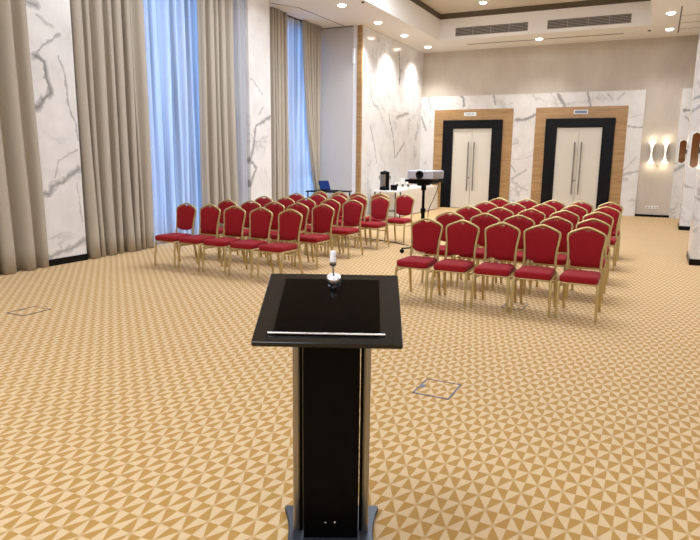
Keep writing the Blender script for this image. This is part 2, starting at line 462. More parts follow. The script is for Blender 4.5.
# ceiling: soffit ring round a coffer
cx0, cx1, cyb, cyf, zu = -6.1, -.45, 18.2, -2.5, 5.62
b = MB()
b.box(-9.2, cx0, -4.4, 20.3, Zc, Zc + .12); b.box(cx1, 2.4, -4.4, 20.3, Zc, Zc + .12)
b.box(cx0, cx1, cyb, 20.3, Zc, Zc + .12); b.box(cx0, cx1, -4.4, cyf, Zc, Zc + .12)
b.box(cx0 - .06, cx0, cyf, cyb, Zc + .12, zu); b.box(cx1, cx1 + .06, cyf, cyb, Zc + .12, zu)
b.box(cx0 - .06, cx1 + .06, cyb, cyb + .06, Zc + .12, zu); b.box(cx0 - .06, cx1 + .06, cyf - .06, cyf, Zc + .12, zu)
structure(b, 'ceiling', M['ceiling'])
b = MB()
for x0, x1, y0, y1 in ((cx0 - .2, cx0 - .1, cyf, cyb + .2), (cx1 + .1, cx1 + .2, cyf, cyb + .2), (cx0 - .2, cx1 + .2, cyb + .1, cyb + .2), (cx0 - .2, cx1 + .2, cyf - .2, cyf - .1)):
    b.box(x0, x1, y0, y1, zu - .02, zu + .2)
b.box(cx0 - .01, cx0 + .015, cyf, cyb + .01, zu, zu + .15); b.box(cx1 - .015, cx1 + .01, cyf, cyb + .01, zu, zu + .15); b.box(cx0, cx1, cyb - .015, cyb + .01, zu, zu + .15)
structure(b, 'trim_6', M['gap'])  # dark bands put in as the shade of the gap above the fascia
b = MB(); b.box(cx0 - .3, cx1 + .3, cyf - .3, cyb + .3, zu + .15, zu + .3); structure(b, 'ceiling_coffer', M['coffer'])
# thin dark joints in the soffit: curtain pocket line, panel joint over the passage
b = MB()
b.tube([(-8.16, 12.35, Zc - .002), (-7.79, 12.98, Zc - .002), (-7.74, 15.28, Zc - .002)], .016, .004, n=4, up=(0, 0, 1))
b.box(-8.5, -7.5, 15.262, 15.29, Zc - .02, Zc); b.box(-8.46, -8.42, 12.0, 15.29, Zc - .03, Zc)
structure(b, 'trim_7', M['gap'])
b = MB(); b.box(.155, .185, 16.3, 19.55, Zc - .006, Zc)
for y in (17.3, 18.2, 19.0): b.box(.19, 1.5, y - .01, y + .01, Zc - .004, Zc)
structure(b, 'trim_8', M['gap'])
b = MB(); b.box(-5.5, -1.15, 19.05, 19.11, Zc - .006, Zc)
b.build('slot_diffuser', M['gap'], None, label='long thin dark air slot in the white ceiling above the doors', cat='air vent')
b = MB(); b.box(-7.25, 1.5, 19.78, 19.8, Zc - .003, Zc); structure(b, 'trim_9', M['coffer'])

def vent(x0, x1, label):
    z0, z1 = 5.12, 5.35
    y = cyb
    r = empty('air_vent', ((x0 + x1) / 2, y, z0), 0, label, 'air vent', 'air grilles over the doors')
    L = lambda a: a - (x0 + x1) / 2
    f = MB()
    f.box(L(x0) - .03, L(x1) + .03, -.012, 0, -.03, 0); f.box(L(x0) - .03, L(x1) + .03, -.012, 0, z1 - z0, z1 - z0 + .03)
    f.box(L(x0) - .03, L(x0), -.012, 0, 0, z1 - z0); f.box(L(x1), L(x1) + .03, -.012, 0, 0, z1 - z0)
    f.build('frame', M['ceiling'], r)
    k = MB(); k.box(L(x0), L(x1), -.004, 0, 0, z1 - z0); k.build('backing', M['grille'], r)
    s = MB()
    for i in range(6):
        z = .02 + i * .038
        s.box(-(x1 - x0) / 2, (x1 - x0) / 2, -.022, -.006, -.004, .006, Matrix.Translation((0, 0, z)) @ Matrix.Rotation(.5, 4, 'X'))
    for i in range(1, 4):
        xx = L(x0 + (x1 - x0) * i / 4); s.box(xx - .006, xx + .006, -.02, -.004, 0, z1 - z0)
    s.build('slats', M['slat'], r)
vent(-5.62, -3.56, 'left one of two long grey slatted air grilles above the doors')
vent(-3.04, -.95, 'right one of two long grey slatted air grilles above the doors')

# ------------------------------------------------------------------ downlights
def downlight(x, y, z, label, spot=0):
    r = empty('downlight', (x, y, z), 0, label, 'ceiling light', 'recessed ceiling downlights')
    a = MB(); a.lathe([(.1, -.008), (.125, -.012), (.13, 0), (.1, 0)], n=24, caps=False); a.build('rim', M['white'], r)
    d = MB(); d.lathe([(.001, -.045), (.05, -.04), (.085, -.024), (.1, -.004), (.1, 0), (.001, 0)], n=24); d.build('lens', M['lamp'], r)
    if spot:
        l = bpy.data.lights.new('downlight_lamp', 'SPOT'); l.energy = spot; l.spot_size = math.radians(112); l.spot_blend = .9; l.shadow_soft_size = .07
        l.color = (1, .97, .94)
        o = bpy.data.objects.new('downlight_lamp', l); col.objects.link(o); o.parent = r; o.location = (0, 0, -.07)
downlight(-6.75, 13.15, Zc, 'round ceiling downlight nearest the viewer, in front of the grey partition', 80)
downlight(-6.74, 15.15, Zc, 'round ceiling downlight just beside the oak strip of the marble wall', 290)
downlight(-6.74, 17.0, Zc, 'round ceiling downlight over the middle of the marble side wall', 340)
downlight(-6.74, 19.0, Zc, 'round ceiling downlight in the corner of side wall and back wall', 340)
downlight(-3.37, 18.98, Zc, 'round ceiling downlight in the slot line between the two air grilles', 140)
downlight(-.04, 16.9, Zc, 'ceiling downlight at the right, nearer of the two beside the dark joint', 140)
downlight(-.04, 18.89, Zc, 'ceiling downlight at the right, close to the beige back wall', 150)
downlight(-4.61, 17.29, zu + .15, 'round downlight up inside the raised ceiling coffer', 60)
def dot(x, y, z, label):
    b = MB(); b.lathe([(.001, -.03), (.02, -.028), (.04, -.01), (.045, 0), (.001, 0)], n=16)
    o = b.build('ceiling_sensor', M['grille'], None, label=label, cat='ceiling sensor'); o.location = (x, y, z)
dot(-6.2, 13.1, Zc, 'tiny dark ceiling sensor right of the nearest downlight')
dot(-.52, 18.9, Zc, 'tiny dark ceiling sensor right of the air grilles')

# ------------------------------------------------------------------ wall lights
def sconce(loc, rz, label, group, lamp=True, H=.6, D=.17):
    """hour-glass slot of light between two curved bronze cheeks; local -y points into the room"""
    r = empty('wall_light', loc, rz, label, 'wall light', group)
    N = 17
    def hw(z): return .014 + .085 * abs(2 * z / H) ** 2.8
    rr = min(.06, D * .4)
    base = rrect(D, H, rr, 6, -D / 2 - .012, 0); side = []
    for p, q in zip(base, base[1:] + base[:1]):
        m_ = max(1, round(abs(q[1] - p[1]) / .03))
        side += [(p[0] + (q[0] - p[0]) * i / m_, p[1] + (q[1] - p[1]) * i / m_) for i in range(m_)]
    uc = -D / 2 - .012
    def outline(k, q):
        return [Vector((k * hw(v * (1 - 2 * q / H)), uc + (u - uc) * (1 - 2 * q / D), v * (1 - 2 * q / H))) for u, v in side]
    body = MB()
    body.rings([outline(-1, .011), outline(-1, 0), outline(1, 0), outline(1, .011)], caps=False)
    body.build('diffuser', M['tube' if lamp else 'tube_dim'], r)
    for k in (-1, 1):
        c = MB(); zs = [H / 2 * (1 - 2 * i / (N - 1)) for i in range(N)]
        rows = []
        for z in zs:
            # width of the rounded rectangle at this height
            e = max(0, abs(z) - (H / 2 - rr)); sh = rr - math.sqrt(max(0, rr ** 2 - e * e))
            u0, u1 = -.022 - sh, -D - .002 + sh
            rows.append([Vector((k * (hw(z * .965) + .001), u0 + (u1 - u0) * j / 4, z * .965)) for j in range(5)])
        vs = [p for q in rows for p in q]
        c.add(vs, [(i * 5 + j, i * 5 + j + 1, i * 5 + j + 6, i * 5 + j + 5) for i in range(N - 1) for j in range(4)], True)
        c.build('cheek', M['bronze'], r)
    bk = MB(); bk.box(-.02, .02, -.035, 0, -.05, .05); bk.build('bracket', M['grille'], r, .004)
    if lamp:
        for dz in (.38, -.38):
            l = bpy.data.lights.new('sconce_lamp', 'POINT'); l.energy = 1.6; l.color = (1, .85, .6); l.shadow_soft_size = .05
            o = bpy.data.objects.new('sconce_lamp', l); col.objects.link(o); o.parent = r; o.location = (0, -.13, dz)
sconce((-.19, 20.06, 1.85), 0, 'glowing hourglass wall light on beige wall, the one nearer the doors', 'hourglass wall lights')
sconce((.165, 20.06, 1.85), 0, 'glowing hourglass wall light on beige wall, the one nearer the pillars', 'hourglass wall lights')
sconce((.6, 17.0, 1.85), -PI / 2, 'bronze oval wall light seen side-on, on the far marble pillar', 'oval lights on the pillars', False, .56, .165)
sconce((.6, 11.55, 1.81), -PI / 2, 'bronze oval wall light cut by the photo edge, on the near marble pillar', 'oval lights on the pillars', False, .58, .135)
b = MB(); b.lathe([(.001, -.03), (.035, -.03), (.035, 0), (.001, 0)], n=14, m=Matrix.Rotation(-PI / 2, 4, 'X'))
o = b.build('wall_button', M['slat'], None, label='tiny dark round fitting on the wall just below the two hourglass lights', cat='wall fitting'); o.location = (-.01, 20.03, 1.49)
r = empty('socket_strip', (-.04, 20.06, .28), 0, 'white strip of wall sockets low on the beige wall below the lights', 'wall socket')
b = MB(); b.box(-.16, .16, -.015, 0, -.04, .04); b.build('plate', M['white'], r, .004)
for k in range(4):
    b = MB(); b.lathe([(.001, -.002), (.026, -.002), (.026, 0), (.001, 0)], c=(0, 0, 0), n=12, m=Matrix.Translation((-.12 + .08 * k, -.016, 0)) @ Matrix.Rotation(PI / 2, 4, 'X'))
    b.build('socket', M['slat'], r)

# ------------------------------------------------------------------ curtains
def fold_mesh(x, ya, yb, z0, z1, wl, amp, seed, nz=14, edge=None, flare=0, path=None):
    """a pleated sheet along y; edge(t) gives (ya, yb) at height fraction t (0 = floor)"""
    rnd = random.Random(seed)
    L = abs(yb - ya); n = max(3, round(L / wl)); k = 12
    ph = [rnd.uniform(-.5, .5) for _ in range(n + 2)]; am = [rnd.uniform(.5, 1.3) for _ in range(n + 2)]; wi = [rnd.uniform(.45, 1.6) for _ in range(n)]
    tot = sum(wi); cum = [0]
    for w in wi: cum.append(cum[-1] + w / tot)
    vs = []; N = n * k + 1
    for iz in range(nz + 1):
        t = iz / nz; z = z0 + (z1 - z0) * t
        a, bb = edge(t) if edge else (ya, yb)
        for j in range(N):
            c = min(j // k, n - 1); fr = (j - c * k) / k
            s = cum[c] + (cum[c + 1] - cum[c]) * fr
            q = math.cos(2 * PI * fr); sg = (1 if q >= 0 else -1) * abs(q) ** .65
            A = amp * am[c] * (1 + flare * (1 - t) ** 3)
            dx = -A * sg + .012 * math.sin(3.1 * t + ph[c] * 9)
            dy = .35 * A * math.sin(4 * PI * fr) * (1 if ph[c] > 0 else .4) + .025 * (1 - t) * math.sin(5 * t + ph[c] * 12)
            vs.append(((path(a + (bb - a) * s, t) if path else x) + dx, a + (bb - a) * s + dy, z))
    fs = [(i * N + j, i * N + j + 1, (i + 1) * N + j + 1, (i + 1) * N + j) for i in range(nz) for j in range(N - 1)]
    m = MB(); m.add(vs, fs, True)
    return m
def curtain(x, ya, yb, wl, amp, seed, label, top=5.02, edge=None, flare=.25, mat='drape', name='curtain', cat='curtain', group='beige curtains along the window wall', th=.004, path=None):
    m = fold_mesh(x, ya, yb, .006, top, wl, amp, seed, 16, edge, flare, path)
    o = m.build(name, M[mat], None, label=label, cat=cat, group=group)
    if th:
        md = o.modifiers.new('thick', 'SOLIDIFY'); md.thickness = th; md.offset = 0
    return o
curtain(-7.95, 4.1, 6.06, .3, .085, 3, 'heavy beige floor-length curtain at the left photo edge, before the marble pier')
curtain(-7.99, 6.72, 8.3, .21, .075, 5, 'wide beige floor-length curtain right of the veined marble pier at left')
curtain(-7.99, 9.68, 10.78, .2, .075, 8, 'beige floor-length curtain right of the blue window, before the white sheer strip')
curtain(-8.34, 12.6, 13.34, .16, .055, 11, 'narrow beige curtain hanging straight beside the far marble pier')
def tied(t):
    s = 1 - t
    return (14.1 + .28 * s + .62 * s ** 2.2 if s < .75 else 14.1 + .28 * s + .62 * s ** 2.2, 15.1 - .13 * min(1, s * 1.3))
curtain(-8.36, 14.1, 15.1, .15, .05, 13, 'beige curtain swept aside and tapering, next to the grey partition', edge=tied, flare=0)
SG = 'white sheer curtains'
curtain(-8.16, 6.74, 11.14, .22, .05, 21, 'white sheer curtain lit blue across the large left window', top=5.0, flare=0, mat='sheer', name='sheer_curtain', cat='sheer curtain', group=SG, th=0, path=lambda y, t: -8.16 + .2 * min(1, max(0, (y - 10.75) / .3)))
curtain(-8.465, 13.2, 15.22, .22, .03, 22, 'white sheer curtain lit blue in the narrow window beside the grey partition', top=5.0, flare=0, mat='sheer', name='sheer_curtain', cat='sheer curtain', group=SG, th=0)

# ------------------------------------------------------------------ chairs
CW = .92
def leg_front(s):
    m = MB(); x = s * .193
    m.tube([(x * 1.03, -.236, 0), (x * 1.01, -.222, .2), (x * .995, -.205, .36), (x * .97, -.19, .39)], .0165, .0155, n=8, up=(0, 1, 0), radii=[.85, .95, 1.05, 1])
    return m
def leg_rear(s):
    m = MB(); x = s * .2 * CW
    m.tube([(x * 1.02, .272, 0), (x * 1.01, .235, .14), (x * .99, .2, .32), (x * .98, .186, .43)], .019, .0185, n=8, up=(0, 1, 0), radii=[.85, .95, 1.05, 1])
    return m
def backline():
    """half outline of the back frame from the seat up to the peak: x, z"""
    return [(x * .91, z - .012 * max(0, (z - .41) / .5)) for x, z in [(.19, .41), (.189, .50), (.186, .58), (.19, .66), (.201, .74), (.211, .80), (.213, .828), (.206, .852), (.18, .871), (.12, .896), (.06, .917), (.025, .927), (0, .929)]]
def back_y(z):
    return .185 + .085 * max(0, (z - .42) / .5) ** 1.1
def make_back_frame():
    h = backline()
    pts = [(-x, back_y(z), z) for x, z in h] + [(x, back_y(z), z) for x, z in h[-2::-1]]
    m = MB(); m.tube(pts, .0142, .0135, n=8, up=(0, 1, 0))
    return m
def make_pad():
    # front outline, inside the frame
    h = [(x * .91, z - .012 * max(0, (z - .41) / .5)) for x, z in [(0, .518), (.06, .520), (.11, .529), (.15, .546), (.166, .566), (.173, .60), (.176, .66), (.187, .735), (.197, .795), (.198, .822), (.191, .842), (.165, .859), (.115, .881), (.055, .901), (.03, .905), (.024, .891), (0, .89)]]
    pts = h + [(-x, z) for x, z in h[-2:0:-1]]
    cxz = (0, .715)
    m = MB(); n = len(pts)
    loops = []
    for sc, d in ((.97, .0), (1, .006), (1, .014), (.985, .022), (.93, .0285), (.72, .033), (.36, .035)):
        loops.append([Vector((x * sc, 0, cxz[1] + (z - cxz[1]) * sc)) - Vector((0, d, 0)) for x, z in pts])
    loops = [[Vector((p.x, back_y(p.z) + .006 + p.y, p.z)) for p in l] for l in loops]
    m.rings(loops, caps=True)
    return m
def make_handle():
    m = MB(); m.tube([(-.028, back_y(.9), .892), (-.02, back_y(.897) + .002, .885), (.02, back_y(.897) + .002, .885), (.028, back_y(.9), .892)], .004, n=6); return m
def make_seat():
    m = MB()
    def outline(sc):
        p = []
        for x, y in rrect(.382, .44, .055, 5, 0, -.03):
            if y > 0: x *= .95
            p.append((x * sc, (y + .03) * sc - .03))
        return p
    loops = [[Vector((x, y, z)) for x, y in outline(s)] for s, z in ((.955, .396), (.99, .402), (1.0, .42), (1.0, .44), (.985, .455), (.94, .465), (.8, .472), (.45, .478))]
    m.rings(loops, caps=True)
    return m
def make_seat_frame():
    m = MB(); p = [(x * .94, y, .388) for x, y in rrect(.385, .415, .045, 4, 0, -.03)]
    m.tube(p, .011, .009, n=6, closed=True, up=(0, 0, 1))
    return m
def make_stretcher(s):
    m = MB(); x = s * .198 * CW
    m.tube([(x, -.208, .335), (x, -.13, .34), (x * .985, .2, .325)], .0085, n=6, up=(0, 0, 1)); return m
def make_cross():
    m = MB(); m.tube([(-.19 * CW, .202, .31), (.19 * CW, .202, .31)], .0085, n=6); return m

CHAIR_GROUP = 'red banquet chairs in two seating blocks'
def build_chair():
    t = empty('banquet_chair', (0, 0, 0), 0, 'red chair', 'chair', CHAIR_GROUP)
    make_seat().build('seat', M['red'], t)
    make_pad().build('backrest', M['red'], t)
    make_back_frame().build('back_frame', M['gold'], t)
    make_handle().build('back_handle', M['gold'], t)
    make_seat_frame().build('seat_frame', M['gold'], t)
    for s in (-1, 1): leg_front(s).build('leg', M['gold'], t)
    for s in (-1, 1): leg_rear(s).build('leg', M['gold'], t)
    for s in (-1, 1): make_stretcher(s).build('stretcher', M['gold'], t)
    make_cross().build('rear_stretcher', M['gold'], t)
    return t
proto = build_chair()
proto_parts = kids(proto)
used = [False]
def place_chair(x, y, rz, label):
    if not used[0]:
        r = proto; used[0] = True
    else:
        r = proto.copy(); col.objects.link(r)
        for c in proto_parts:
            d = c.copy(); col.objects.link(d); d.parent = r
    r.location = (x, y, 0); r.rotation_euler = (0, 0, rz); r['label'] = label
rows = ['front row', 'second row', 'middle row', 'fourth row', 'back row']
rj = random.Random(4)
LX = [[-6.405, -5.95, -5.475, -5.0, -4.5], [-6.38, -5.9, -5.445, -5.005, -4.56], [-6.375, -5.92, -5.495, -5.01, -4.575], [-6.36, -5.895, -5.445, -5.01, -4.56], [-6.35, -5.88, -5.45, -4.96, -4.42]]
LY = [7.05, 8.03, 9.1, 10.22, 11.14]
RX = [[-2.445, -1.995, -1.525, -1.085, -.62], [-2.48, -2.0, -1.545, -1.08, -.645], [-2.53, -2.04, -1.59, -1.125, -.675], [-2.54, -2.08, -1.6, -1.125, -.65], [-2.58, -2.065, -1.61, -1.145, -.66]]
RY = [6.8, 7.86, 8.97, 10.1, 11.2]
LP = ['at the window end', 'second from the window', 'in the middle', 'second from the aisle', 'at the aisle end']
RP = ['at the aisle end', 'second from the aisle', 'in the middle', 'second from the passage by the pillars', 'at the end by the pillars']
for i in range(5):
    for j in range(5):
        place_chair(LX[i][j], LY[i] - (.025 * max(0, j - 1) if i == 0 else 0), -.04 + rj.uniform(-.03, .03),
                    'red banquet chair, block by the windows, %s, %s' % (rows[i], LP[j]))
for i in range(5):
    for j in range(5):
        place_chair(RX[i][j], RY[i], rj.uniform(-.025, .025),
                    'red banquet chair, block before the doors, %s, %s' % (rows[i], RP[j]))

# ------------------------------------------------------------------ lectern
a = math.radians(27)
ex = Vector((math.cos(a), math.sin(a), 0)); ey = Vector((-math.sin(a), math.cos(a), 0))
LO = ex * -.038 + ey * 2.44
lec = empty('lectern', LO, a, 'black lectern on twin steel posts with a sloping glossy desk, facing the chairs', 'lectern')
def arc(p, q, r, n): return [p.lerp(q, i / n) for i in range(n + 1)]
hw = lambda y: .186 + .042 * (abs(y) / .24) ** 2
yy = [-.24 + .48 * i / 16 for i in range(17)]
poly = [(hw(y), y) for y in yy] + [(-hw(y), y) for y in yy[::-1]]
poly = [(x * (.96 if abs(y) > .235 else 1), y) for x, y in poly]
b = MB(); b.prism(poly, lambda u, v, w: (u, v - .02, w), 0, .022); b.build('base', M['base_steel'], lec, .005)
for s in (-1, 1):
    p = MB(); p.prism(rrect(.03, .045, .009, 3, s * .15, .035), lambda u, v, w: (u, v, w), .022, 1.04)
    p.build('post', M['steel'], lec)
    q = MB(); q.prism(rrect(.012, .03, .004, 2, s * .129, .035), lambda u, v, w: (u, v, w), .022, 1.04); q.build('post_shade', M['black'], lec)  # black strip paints the shaded inner side of the post
b = MB(); b.box(-.118, .118, -.035, -.015, .022, 1.035); pn = b.build('front_panel', M['black'], lec, .003)
for x in (-.022, .018):
    k = MB(); k.lathe([(.001, -.004), (.004, -.004), (.005, 0), (.001, 0)], n=10, m=Matrix.Translation((x, -.035, .095)) @ Matrix.Rotation(-PI / 2, 4, 'X')); k.build('screw', M['chrome'], pn)
# sloping desk: local frame with v along the slope (0 = lower edge towards the speaker)
slope = math.atan2(1.137 - .974, .49)
DM = Matrix.Translation((-.001, -.055, 0)) @ Matrix.Rotation(math.radians(-2.3), 4, 'Z') @ Matrix.Translation((-.003, -.245, .981)) @ Matrix.Rotation(slope, 4, 'X')
dl = math.hypot(.49, .163)
dp = rrect(.555, dl, .008, 3, 0, dl / 2)
b = MB(); b.prism(dp, lambda u, v, w: DM @ Vector((u, v, w)), -.02, 0); desk = b.build('desk', M['granite'], lec, .003)
b = MB(); b.prism(rrect(.40, dl - .085, .003, 2, -.005, dl / 2 - .006), lambda u, v, w: DM @ Vector((u, v, w)), 0, .0015); b.build('glass_inset', M['gloss'], desk)
b = MB(); b.tube([DM @ Vector((-.222, .052, .006)), DM @ Vector((.213, .052, .006))], .005, .005, n=10, up=(0, 0, 1)); b.build('book_rail', M['chrome'], desk)

# small silver fitting on the far edge of the desk
pt = Matrix.Translation(LO) @ Matrix.Rotation(a, 4, 'Z') @ DM @ Vector((.001, dl - .056, 0))
mic = empty('desk_fitting', pt, a, 'small silver stand with white cylindrical head on far edge of the lectern desk', 'microphone')
tilt = Matrix.Rotation(slope, 4, 'X')
b = MB(); b.lathe([(.031, -.004), (.031, .018), (.029, .021), (.001, .021)], n=28, m=tilt); b.build('base', M['chrome'], mic)
b = MB(); b.lathe([(.027, .021), (.027, .0225), (.001, .0225)], n=24, m=tilt); b.build('base_cap', M['white'], mic)
b = MB(); b.tube([(0, -.004, .02), (-.003, -.004, .045), (-.004, 0, .066)], .0045, n=8); b.build('stem', M['steel'], mic)
hm = Matrix.Translation((-.004, 0, .066)) @ Matrix.Rotation(-.25, 4, 'X') 
b = MB(); b.lathe([(.005, -.006), (.015, .0), (.0155, .012)], n=20, m=hm, caps=True); b.build('head_ring', M['steel'], mic)
b = MB(); b.lathe([(.0135, .012), (.0135, .05), (.011, .06), (.004, .064)], n=20, m=hm); b.build('head', M['white'], mic)

# ------------------------------------------------------------------ floor boxes
def floor_box(x, y, w, d, label):
    r = empty('floor_box', (x, y, 0), 0, label, 'floor socket box', 'floor socket boxes in the carpet')
    f = MB(); t = .012
    f.box(-w / 2, w / 2, -d / 2, -d / 2 + t, 0, .004); f.box(-w / 2, w / 2, d / 2 - t, d / 2, 0, .004); f.box(-w / 2, -w / 2 + t, -d / 2, d / 2, 0, .004); f.box(w / 2 - t, w / 2, -d / 2, d / 2, 0, .004)
    f.build('frame', M['box_metal'], r)
    l = MB(); l.box(-w / 2 + t, w / 2 - t, -d / 2 + t, d / 2 - t, 0, .002); l.build('lid', M['carpet'], r)
    h = MB(); h.box(-w / 2 + t, -w / 2 + .04, -.03, .03, 0, .0045); h.build('catch', M['box_metal'], r)
floor_box(-1.285, 4.065, .27, .32, 'square steel-rimmed floor socket box in the open carpet right of the lectern')
floor_box(-5.83, 4.155, .27, .33, 'square steel-rimmed floor socket box in the carpet near the left curtains')
floor_box(-1.31, 6.92, .24, .32, 'square floor socket box under the front row of chairs before the doors')

# ------------------------------------------------------------------ projector on its stand
st = empty('projector_stand', (-3.575, 10.1, 0), -.12, 'black single-column projector stand on castors behind the right chair block', 'projector stand')
b = MB(); b.tube([(0, 0, .1), (0, 0, .75)], .034, n=14); b.tube([(0, 0, .7), (0, 0, 1.175)], .026, n=14); b.build('pole', M['black'], st)
b = MB(); b.lathe([(.04, -.04), (.045, -.03), (.045, .03), (.04, .04)], c=(0, 0, 1.13), n=16); b.lathe([(.04, -.04), (.045, -.03), (.045, .03), (.04, .04)], c=(0, 0, .74), n=16); b.build('collar', M['black'], st)
b = MB(); b.lathe([(.06, -.03), (.06, .03)], c=(0, 0, .1), n=16); b.build('hub', M['black'], st)
for ang in (225, 310, 45, 135):
    t = math.radians(ang); d = Vector((math.cos(t), math.sin(t), 0))
    b = MB(); b.tube([d * .04 + Vector((0, 0, .1)), d * .36 + Vector((0, 0, .085))], .02, .014, n=8, up=(0, 0, 1)); lg = b.build('leg', M['black'], st)
    c = MB(); q = d * .36
    c.lathe([(.001, -.018), (.034, -.018), (.038, -.01), (.038, .01), (.034, .018), (.001, .018)], n=16, m=Matrix.Translation((q.x, q.y, .038)) @ Matrix.Rotation(t, 4, 'Z') @ Matrix.Rotation(PI / 2, 4, 'X'))
    c.tube([q + Vector((0, 0, .04)), q + Vector((0, 0, .09))], .012, n=8)
    c.build('castor', M['black'], lg)
b = MB(); b.box(-.24, .27, -.24, .24, 1.235, 1.275); b.box(-.2, .2, -.2, .2, 1.205, 1.235); b.box(-.07, .07, -.12, .12, 1.17, 1.205); b.build('tray', M['black'], st, .008)
pj = empty('projector', (-3.55, 10.11, 1.275), -.1, 'silver white projector with a round black lens on the black column stand', 'projector')
b = MB(); b.box(-.228, .228, -.25, .25, .012, .155); body = b.build('body', M['silver'], pj, .02, 3)
for x in (-.18, .18):
    for y in (-.2, .2):
        b = MB(); b.lathe([(.02, 0), (.02, .016)], c=(x, y, 0), n=10); b.build('foot', M['black'], pj)
b = MB(); b.lathe([(.068, -.03), (.07, .015), (.06, .03), (.05, .02), (.001, .012)], n=28, m=Matrix.Translation((.006, -.25, .084)) @ Matrix.Rotation(PI / 2, 4, 'X')); b.build('lens', M['gloss'], body)
b = MB(); b.box(.226, .2295, -.2, .2, .03, .14); b.build('side_panel', M['side'], body)
b = MB()
for i in range(7): b.box(.2285, .232, -.16, .16, .04 + i * .014, .046 + i * .014)
b.build('side_vent', M['slat'], body)
b = MB(); b.box(-.05, .02, -.12, -.04, .155, .162); b.build('control_pad', M['slat'], body, .003)
b = MB(); b.tube([(-3.34, 10.2, 1.2), (-3.37, 10.2, 1.08), (-3.42, 10.2, .95), (-3.5, 10.18, .76), (-3.52, 10.16, .4), (-3.52, 10.16, .13)], .008, n=6, up=(1, 0, 0))
b.build('power_cable', M['grey_cable'], None, label='thin grey cable hanging from the projector tray down beside the black column', cat='cable')
b = MB(); pts = [(-6.2, 11.55, .008), (-5.9, 11.42, .008), (-5.5, 11.36, .008), (-5.1, 11.28, .008), (-4.59, 11.1, .008), (-4.12, 10.8, .008), (-3.85, 10.55, .008), (-3.7, 10.3, .008)]
b.tube(pts, .012, .007, n=6, up=(0, 0, 1)); b.build('floor_cable', M['cable'], None, label='dark cable running across the carpet from the left chair block to the projector stand', cat='cable')

# ------------------------------------------------------------------ laptop table
lt = empty('side_table', (-7.76, 14.45, 0), 0, 'dark-topped table carrying the laptop in front of the grey partition', 'table')
b = MB(); b.box(-.48, .48, -.42, .42, .72, .75); b.build('tabletop', M['black'], lt, .005)
for x in (-.43, .43):
    for y in (-.37, .37):
        b = MB(); b.tube([(x, y, 0), (x, y, .72)], .018, n=8); b.build('leg', M['black'], lt)
lp = empty('laptop', (-7.7, 14.4, .75), -.42, 'open dark laptop with a blue screen on the table by the partition', 'laptop')
b = MB(); b.box(-.19, .19, -.13, .13, 0, .018); b.build('keyboard_base', M['black'], lp, .004)
LM = Matrix.Translation((-.19, 0, .018)) @ Matrix.Rotation(-.42, 4, 'Y')
b = MB(); b.box(-.01, 0, -.17, .17, 0, .26, LM); ld = b.build('screen_lid', M['black'], lp, .003)
b = MB(); b.box(.0005, .002, -.155, .155, .015, .245, LM); b.build('display', M['screen'], ld)

# ------------------------------------------------------------------ urn table, cloth table, urn, cups
ut = empty('folding_table', (-6.53, 15.54, 0), 0, 'white-topped folding table with dark legs carrying the coffee urn', 'table')
b = MB(); b.box(-.34, .34, -.22, .22, .715, .75); b.build('tabletop', M['white'], ut, .006)
for x in (-.3, .3):
    for y in (-.18, .18):
        b = MB(); b.tube([(x, y, 0), (x, y, .715)], .017, n=8); b.build('leg', M['black'], ut)
b = MB(); b.tube([(-.3, -.18, .2), (.3, -.18, .2)], .012, n=6); b.tube([(-.3, .18, .2), (.3, .18, .2)], .012, n=6); b.build('crossbar', M['black'], ut)
ct = empty('buffet_table', (-6.75, 17.55, 0), 0, 'long white-covered table with cups along the marble side wall', 'table')
b = MB(); b.box(-.39, .39, -1.7, 1.7, .715, .745); b.build('tabletop', M['white'], ct)
for x in (-.33, .33):
    for y in (-1.55, 1.55):
        b = MB(); b.tube([(x, y, 0), (x, y, .715)], .017, n=8); b.build('leg', M['black'], ct)
b = MB(); n = 120
per = []
for i in range(n):
    t = i / n; P4 = [(-.4, -1.71), (.4, -1.71), (.4, 1.71), (-.4, 1.71)]
    Ls = [.8, 3.42, .8, 3.42]; d = t * sum(Ls); k = 0
    while d > Ls[k]: d -= Ls[k]; k += 1
    p0, p1 = P4[k], P4[(k + 1) % 4]; fr = d / Ls[k]
    per.append((p0[0] + (p1[0] - p0[0]) * fr, p0[1] + (p1[1] - p0[1]) * fr))
loops = []
for z, e in ((.012, .03), (.3, .022), (.6, .01), (.735, .002), (.75, -.004)):
    loops.append([Vector((x * (1 + (e + .45 * e * math.sin(i * 1.05)) / .45), y + (1 if y > 0 else -1) * e * .6, z)) for i, (x, y) in enumerate(per)])
b.rings(loops, caps=False); b.add(loops[-1], [tuple(range(n))])
props(b.build('tablecloth', M['tablecloth'], None, label='floor-length white cloth draped over the long table by the marble wall', cat='tablecloth')).location = (-6.75, 17.55, .002)

ur = empty('coffee_urn', (-6.65, 15.6, .75), 0, 'tall black coffee urn with a grey metal front on the white-topped table', 'coffee urn')
b = MB(); b.lathe([(.135, 0), (.14, .01), (.14, .07), (.125, .085)], n=28); b.build('base', M['black'], ur)
b = MB(); b.lathe([(.125, .085), (.128, .1), (.128, .44), (.125, .45)], n=32); b.build('tank', M['black'], ur)
b = MB()
rows_ = [[Vector((.1295 * math.sin(t), -.1295 * math.cos(t), z_)) for t in [-.95 + 1.5 * k / 10 for k in range(11)]] for z_ in (.1, .43)]
b.rings(rows_, closed_ring=False, caps=False); b.build('front_plate', M['urn'], ur)
b = MB(); b.lathe([(.132, .45), (.132, .48), (.1, .505), (.03, .515), (.03, .53), (.001, .53)], n=28); b.build('lid', M['black'], ur)
for s in (-1, 1):
    b = MB(); b.tube([(s * .125, 0, .38), (s * .165, 0, .375), (s * .165, 0, .31), (s * .125, 0, .3)], .01, n=8); b.build('side_handle', M['black'], ur)
